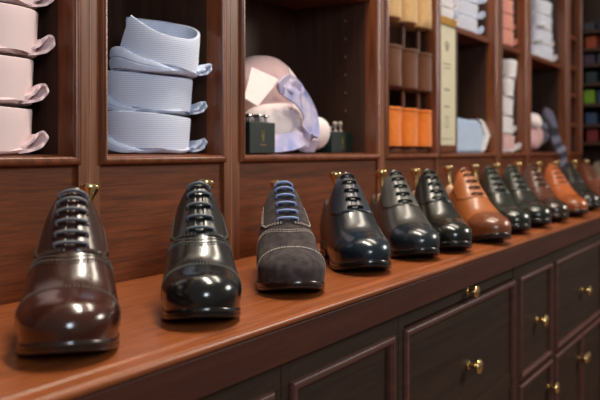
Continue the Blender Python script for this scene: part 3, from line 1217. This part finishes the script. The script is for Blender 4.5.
# ------------------------------------------------------------------ green boxes with cufflinks
def gift_box(label, x, y, wx, wy, h):
    t = thing('gift_box', label, 'box', (x, y, FLOOR + .0005), .0, 'green boxes in the wide bay')
    link_mesh('box_body', box(-wx / 2, wx / 2, -wy / 2, wy / 2, 0, h, .0015), M['green_box'], t)
    bm = bmesh.new()      # small crest: crowned shield over a ribbon
    yy = -wy / 2 - .0006
    add_box(bm, -.005, .005, yy, yy + .0008, h * .46, h * .62)
    add_box(bm, -.0035, .0035, yy, yy + .0008, h * .38, h * .46)
    for k in (-1, 0, 1):
        add_box(bm, k * .0042 - .0012, k * .0042 + .0012, yy, yy + .0008, h * .64, h * .74)
    add_box(bm, -.011, .011, yy, yy + .0008, h * .24, h * .29)
    link_mesh('printed_crest', bm, M['crest'], t)
    return t


gift_box('dark green box with silver cufflinks on top, beside the pink shirt', 1.290, .906, .088, .045, .060)
gift_box('dark green box with pale cufflinks on top, near the orange rolls', 1.698, .965, .105, .070, .050)
for k, (dx, dy) in enumerate([(-.030, -.012), (-.014, .006), (.0, -.014), (.014, .004), (.028, -.010), (.036, .014)]):
    bm = bmesh.new()
    add_lathe(bm, [(.006, 0), (.0062, .0012), (.0025, .002), (.0025, .009), (.006, .0105), (.0068, .013), (.005, .0155), (.001, .0165)], 14)
    o = link_mesh('cufflink', bm, M['silver'], None, smooth=True)
    o.location = (1.290 + dx, .906 + dy, FLOOR + .061)
    tag(o, 'silver cufflink in the cluster on the green box beside the pink shirt', 'cufflink', 'silver cufflinks on the near green box')
for k, (dx, nm) in enumerate([(-.035, 'small pale cufflink nearest the pink shirt on far green box'), (-.022, 'small pale cufflink second from the pink shirt'),
                              (.004, 'tall pale pearl cufflink standing on the far green box'), (.030, 'tall pale pearl cufflink nearest the box edge by the shelf side')]):
    h = .012 if k < 2 else .026
    bm = bmesh.new()
    add_lathe(bm, [(.005, 0), (.0052, h * .12), (.003, h * .2), (.0035, h * .5), (.006, h * .65), (.0066, h * .85), (.004, h * .97), (.001, h)], 14)
    o = link_mesh('cufflink', bm, M['pearl'], None, smooth=True)
    o.location = (1.698 + dx, .952, FLOOR + .051)
    o.rotation_euler = (0, -.1, 0)
    tag(o, nm, 'cufflink', 'pale cufflinks on the far green box')

# ------------------------------------------------------------------ rolls on rods
orange = plain('orange_knit', (228, 122, 34), .9, 0, 0, .08, 60, .2, .3, .2, 500)
brownk = plain('brown_knit', (98, 54, 28), .9, 0, 0, .1, 60, .2, .3, .2, 500)
beige = plain('beige_knit', (204, 164, 112), .9, 0, 0, .08, 60, .2, .3, .2, 500)
rack = thing('roll_rack', 'dark wooden rack of upright rods carrying the orange, brown and beige rolls', 'rack', (0, 0, FLOOR + .0005))
RXS = (1.880, 1.985, 2.088)
RYY = .900
link_mesh('rack_base', box(1.835, 2.128, .888, .985, 0, .012, .001), M['wood_x'], rack)
for x in RXS:
    bm = bmesh.new()
    add_lathe(bm, [(.0055, .012), (.0055, .62)], 12, Matrix.Translation((x - .004, RYY, 0)))
    link_mesh('rod', bm, M['wood_z'], rack, smooth=True)
    bm = bmesh.new()
    add_lathe(bm, [(.016, .012), (.017, .017), (.010, .021), (.008, .026)], 16, Matrix.Translation((x - .004, RYY, 0)))
    link_mesh('rod_foot', bm, M['wood_z'], rack, smooth=True)


def roll_bm(r, h, seed):
    bm = bmesh.new()
    rows = []
    prof = [(.0062, .004), (.7, 0), (.93, .0), (1.0, .02), (1.015, .2), (.985, .5), (1.0, .8), (1.0, .925), (1.045, .94), (1.05, .985), (.98, 1.0), (.6, .99), (.0062, .985)]
    for i, (k, f) in enumerate(prof):
        row = []
        for j in range(32):
            q = 2 * PI * j / 32
            rr = k if i in (0, len(prof) - 1) else r * k * (1 + .018 * math.sin(3 * q + seed + f * 4))
            row.append(Vector((rr * math.cos(q), rr * .8 * math.sin(q) if i not in (0, len(prof) - 1) else rr * math.sin(q), h * f)))
        rows.append(row)
    add_grid(bm, rows, close_u=True, close_v=True)
    return bm


ords = ('beside the wide bay', 'in the middle', 'beside the cream notice')
for (mat, cn, z, h, gl) in ((orange, 'orange', .2105 - FLOOR, .102, 'bottom row'), (brownk, 'brown', .365 - FLOOR, .106, 'middle row'), (beige, 'beige', .540 - FLOOR, .14, 'top row')):
    for k, x in enumerate(RXS):
        o = link_mesh('fabric_roll', roll_bm((.0480, .0478, .0455)[k], h, k * 1.7), mat, None, smooth=True)
        o.location = (x - .004, RYY, FLOOR + z + .001)
        tag(o, '%s knitted roll %s of the %s on the rods' % (cn, ords[k], gl), 'roll', cn + ' rolls on the rack')

# ------------------------------------------------------------------ framed notice
t = thing('framed_notice', 'cream printed notice in a gilt frame standing between orange rolls and blue shirt', 'sign', (2.1660, SY + .0015, PITCH_Z0 - .0034))
NW, NH = .150, .400
bm = bmesh.new()
add_box(bm, 0, NW, 0, .012, NH - .024, NH, .002)
link_mesh('top_rail', bm, M['gold'], t)
for xx in (0, NW - .005):
    link_mesh('side_rail', box(xx, xx + .005, 0, .012, .022, NH - .024), M['side'], t)
link_mesh('bottom_rail', box(0, NW, 0, .012, 0, .022, .002), M['wood_x'], t)
link_mesh('sheet', box(.004, NW - .004, .004, .010, .022, NH - .026), M['paper'], t)
bm = bmesh.new()          # small device above the lines
cx = .075
add_box(bm, cx - .010, cx + .010, .0033, .0042, .300, .318)
add_box(bm, cx - .004, cx + .004, .0033, .0042, .318, .330)
add_box(bm, cx - .016, cx - .011, .0033, .0042, .312, .326)
add_box(bm, cx + .011, cx + .016, .0033, .0042, .312, .326)
link_mesh('emblem', bm, M['ink'], t)
for (z, hw, hh) in ((.262, .034, .0015), (.250, .024, .0015), (.186, .020, .003), (.136, .022, .003), (.040, .045, .0012)):
    bm = bmesh.new()
    x = cx - hw
    i = 0
    while x < cx + hw:
        wd = (.006, .004, .008, .005)[i % 4]
        add_box(bm, x, min(x + wd, cx + hw), .0033, .0042, z - hh, z + hh)
        x += wd + .003
        i += 1
    link_mesh('printed_line', bm, M['ink'], t)
bm = bmesh.new()
for (a, b, c, d) in ((-.012, .012, .074, .077), (-.012, .012, .104, .107), (-.012, -.009, .074, .107), (.009, .012, .074, .107)):
    add_box(bm, cx + a, cx + b, .0033, .0042, c, d)
link_mesh('printed_box', bm, M['ink'], t)

# ------------------------------------------------------------------ light blue shirt under the shelf, standing folded
t = thing('folded_shirt', 'light blue folded shirt with white edge standing behind the framed notice', 'shirt', (2.404, .915, FLOOR + .0005))
skyb = plain('sky_cotton', (172, 194, 222), .85, 0, 0, .06, 30, .2)


def slab_bm(out, y0, y1):
    bm = bmesh.new()
    a = [bm.verts.new((x, y0, z)) for x, z in out]
    b = [bm.verts.new((x, y1, z)) for x, z in out]
    bm.faces.new(a)
    bm.faces.new(b[::-1])
    n = len(a)
    for i in range(n):
        bm.faces.new((a[i], a[(i + 1) % n], b[(i + 1) % n], b[i]))
    bmesh.ops.bevel(bm, geom=bm.edges[:], offset=.006, segments=3, affect='EDGES')
    return bm


link_mesh('folded_body', slab_bm([(-.10, 0), (.180, 0), (.200, .058), (.165, .100), (-.10, .110)], -.030, .03), skyb, t, smooth=True)
link_mesh('white_edge', slab_bm([(.160, -.0), (.200, .0), (.258, .058), (.190, .108), (.145, .108), (.205, .058)], -.034, .026), white_p, t, smooth=True)

# ------------------------------------------------------------------ stacks on and under the shelves
SH = .5868
GA = 'shirts stacked above the framed notice'
for k, nm in enumerate(['lowest', 'middle', 'topmost']):
    shirt('white shirt, %s of the small white stack above the framed notice' % nm, (2.345, .960, SH + .052 * k), .1 * k, white_p, white_p, .070, .060, .051, .010, GA, .7 * k,
          scroll=[(.060, -.045, .010, .011, .03, .8, -.5)])
    shirt('blue striped shirt, %s of the stack beside the small white stack' % nm, (2.548, .960, SH + .050 * k), .15 - .1 * k, white_b, blue_p, .104, .066, .049, .011, GA, 1.1 * k + .5,
          scroll=[(.060, -.062, .012, .012, .03, .8 + k, -.5)])
for k, nm in enumerate(['lowest', 'second from below', 'third from below']):
    shirt('salmon pink shirt, %s in the salmon stack on the shelf' % nm, (2.930, .950, SH + .058 * k), .1 * k, salmon, salmon, .078, .062, .057, .011, 'salmon shirts on the narrow shelf', k,
          scroll=[(.052, -.045, .012, .012, .03, .8 + k, -.5)])
    shirt('blue and white shirt, %s in the far stack above the checked tie' % nm, (3.490, .955, SH + .062 * k), .1 * k, white_b, white_p, .135, .066, .061, .013, 'shirts stacked above the checked tie', k + .2,
          scroll=[(.100, -.045, .012, .014, .03, .8 + k, -.5), (-.110, -.045, .012, .013, .03, 2.0 + k, .3)])
shirt('blue and white shirt, topmost in the far stack above the checked tie', (3.490, .955, SH + .062 * 3), .2, white_b, white_p, .135, .066, .061, .013, 'shirts stacked above the checked tie', 4.1,
      scroll=[(.100, -.045, .012, .014, .03, 1.8, -.5)])
shirt('blue striped shirt, fourth and highest beside the small white stack', (2.552, .960, SH + .050 * 3), .1, white_b, blue_p, .102, .066, .049, .011, GA, 3.9)
for k, nm in enumerate(['at the bottom', 'second from the bottom', 'third from the bottom', 'second from the top', 'on top']):
    shirt(('slim white shirt %s of the tall white stack under the shelf' if k else 'pale rose shirt %s of the tall white stack under the shelf') % nm, (2.900 + (.004, 0, .003, -.003, .002)[k], .936, FLOOR + .0005 + .0655 * k), .2 * k,
          white_p if k else plain('pale_rose_cotton', (216, 176, 172), .85), white_p, .104, .056, .0645, .013, 'tall slim stack of white shirts', 1.9 * k,
          scroll=[(.070, -.050, .012, .011, .03, .8 + k, -.5)])

# pink shirt roll with checked tie
t = thing('rolled_shirt', 'rolled pale pink shirt under the dark checked tie', 'shirt', (3.37, .945, FLOOR + .0005))
link_mesh('shirt_body', blob_bm((0, .01, .066), (.105, .05, .058), .004, 40, 2, 2.3), plain('rose_cotton', (222, 178, 178), .85), t, smooth='all')
link_mesh('collar_roll', blob_bm((-.05, -.01, .125), (.058, .045, .036), .003, 50, 1, 2.2), pinkl, t, smooth='all')
check = weave('navy_check', (14, 16, 34), (104, 104, 128), 13, 'DIAGONAL', .5, .4)
t = thing('checked_tie', 'dark navy checked tie draped over the rolled pink shirt, end hanging down', 'tie', (3.385, .945, FLOOR + .0005))
link_mesh('blade', strap_bm([(-.05, -.062, .155), (.01, -.070, .145), (.055, -.072, .115), (.085, -.076, .065), (.105, -.085, .022), (.115, -.098, .003), (.122, -.101, -.05), (.126, -.102, -.085)], (.060, .036), .010, Vector((.5, -.3, .8))), check, t, smooth=True)
link_mesh('coil', blob_bm((.120, .012, .085), (.078, .044, .060), .005, 60, 3, 2.2), check, t, smooth='all')

# ------------------------------------------------------------------ far end: tall case across the end of the counter
t = thing('end_bookcase', 'dark tall case across the far end of the counter holding coloured boxes', 'shelving', (0, 0, 0))
EX = 4.02
b = bmesh.new()
add_box(b, EX, EX + .25, .30, .32, -.878, TOPZ)
add_box(b, EX, EX + .25, 1.10, 1.12, -.878, TOPZ)
link_mesh('side_panel', b, M['wood_in'], t)
link_mesh('back_panel', box(EX + .235, EX + .25, .32, 1.10, -.878, TOPZ), M['wood_in'], t)
ES = (.245, .330, .430, .530, .622, .697, .785)
for z in ES:
    link_mesh('shelf', box(EX + .002, EX + .235, .3205, 1.0995, z - .015, z), M['wood_in'], t)
cols = {'red': (140, 36, 40), 'orange': (190, 76, 34), 'blue': (54, 84, 124), 'green': (140, 190, 40), 'purple': (86, 62, 100), 'navy': (30, 40, 74), 'teal': (34, 60, 66), 'grey': (66, 72, 86)}
dimmed_card = {k: plain(k + '_card', tuple(c * .78 for c in v), .6) for k, v in cols.items()}  # card colours dimmed to imitate the weak light at the far end
items = [(0, .835, 'red', .075), (0, .765, 'teal', .075), (1, .840, 'blue', .07), (1, .770, 'navy', .07), (2, .850, 'green', .085), (2, .785, 'blue', .08), (3, .840, 'teal', .07), (3, .770, 'navy', .07),
         (4, .850, 'purple', .06), (4, .785, 'grey', .06), (5, .840, 'orange', .075), (5, .775, 'red', .075), (6, .850, 'grey', .05), (6, .785, 'navy', .06)]
sn = ('the lowest shelf', 'the second shelf up', 'the third shelf up', 'the fourth shelf up', 'the fifth shelf up', 'the sixth shelf up', 'the seventh shelf up')
for (lv, y, c, h) in items:
    bt = link_mesh('cardboard_box', box(-.07, .07, -.026, .026, 0, h * .75, .003), dimmed_card[c])
    bt.location = (EX + .085, y, ES[lv] + .0005)
    tag(bt, '%s box on %s of the far end case' % (c, sn[lv]), 'box', 'coloured boxes in the end case')
for k, (z, c) in enumerate([(.192, 'teal'), (.33, 'navy'), (.47, 'grey'), (.60, 'navy')]):
    o = link_mesh('folded_garment', box(-.085, .085, -.06, .06, 0, .085, .012), dimmed_card[c], None, smooth=True)
    o.location = (3.833, .965, (FLOOR if k == 0 else z) + .0006)
    tag(o, '%s folded garment on the %s of the dim far bay' % (c, ('bottom board', 'lowest shelf', 'second shelf', 'third shelf')[k]), 'garment', 'folded garments in the dim bay')
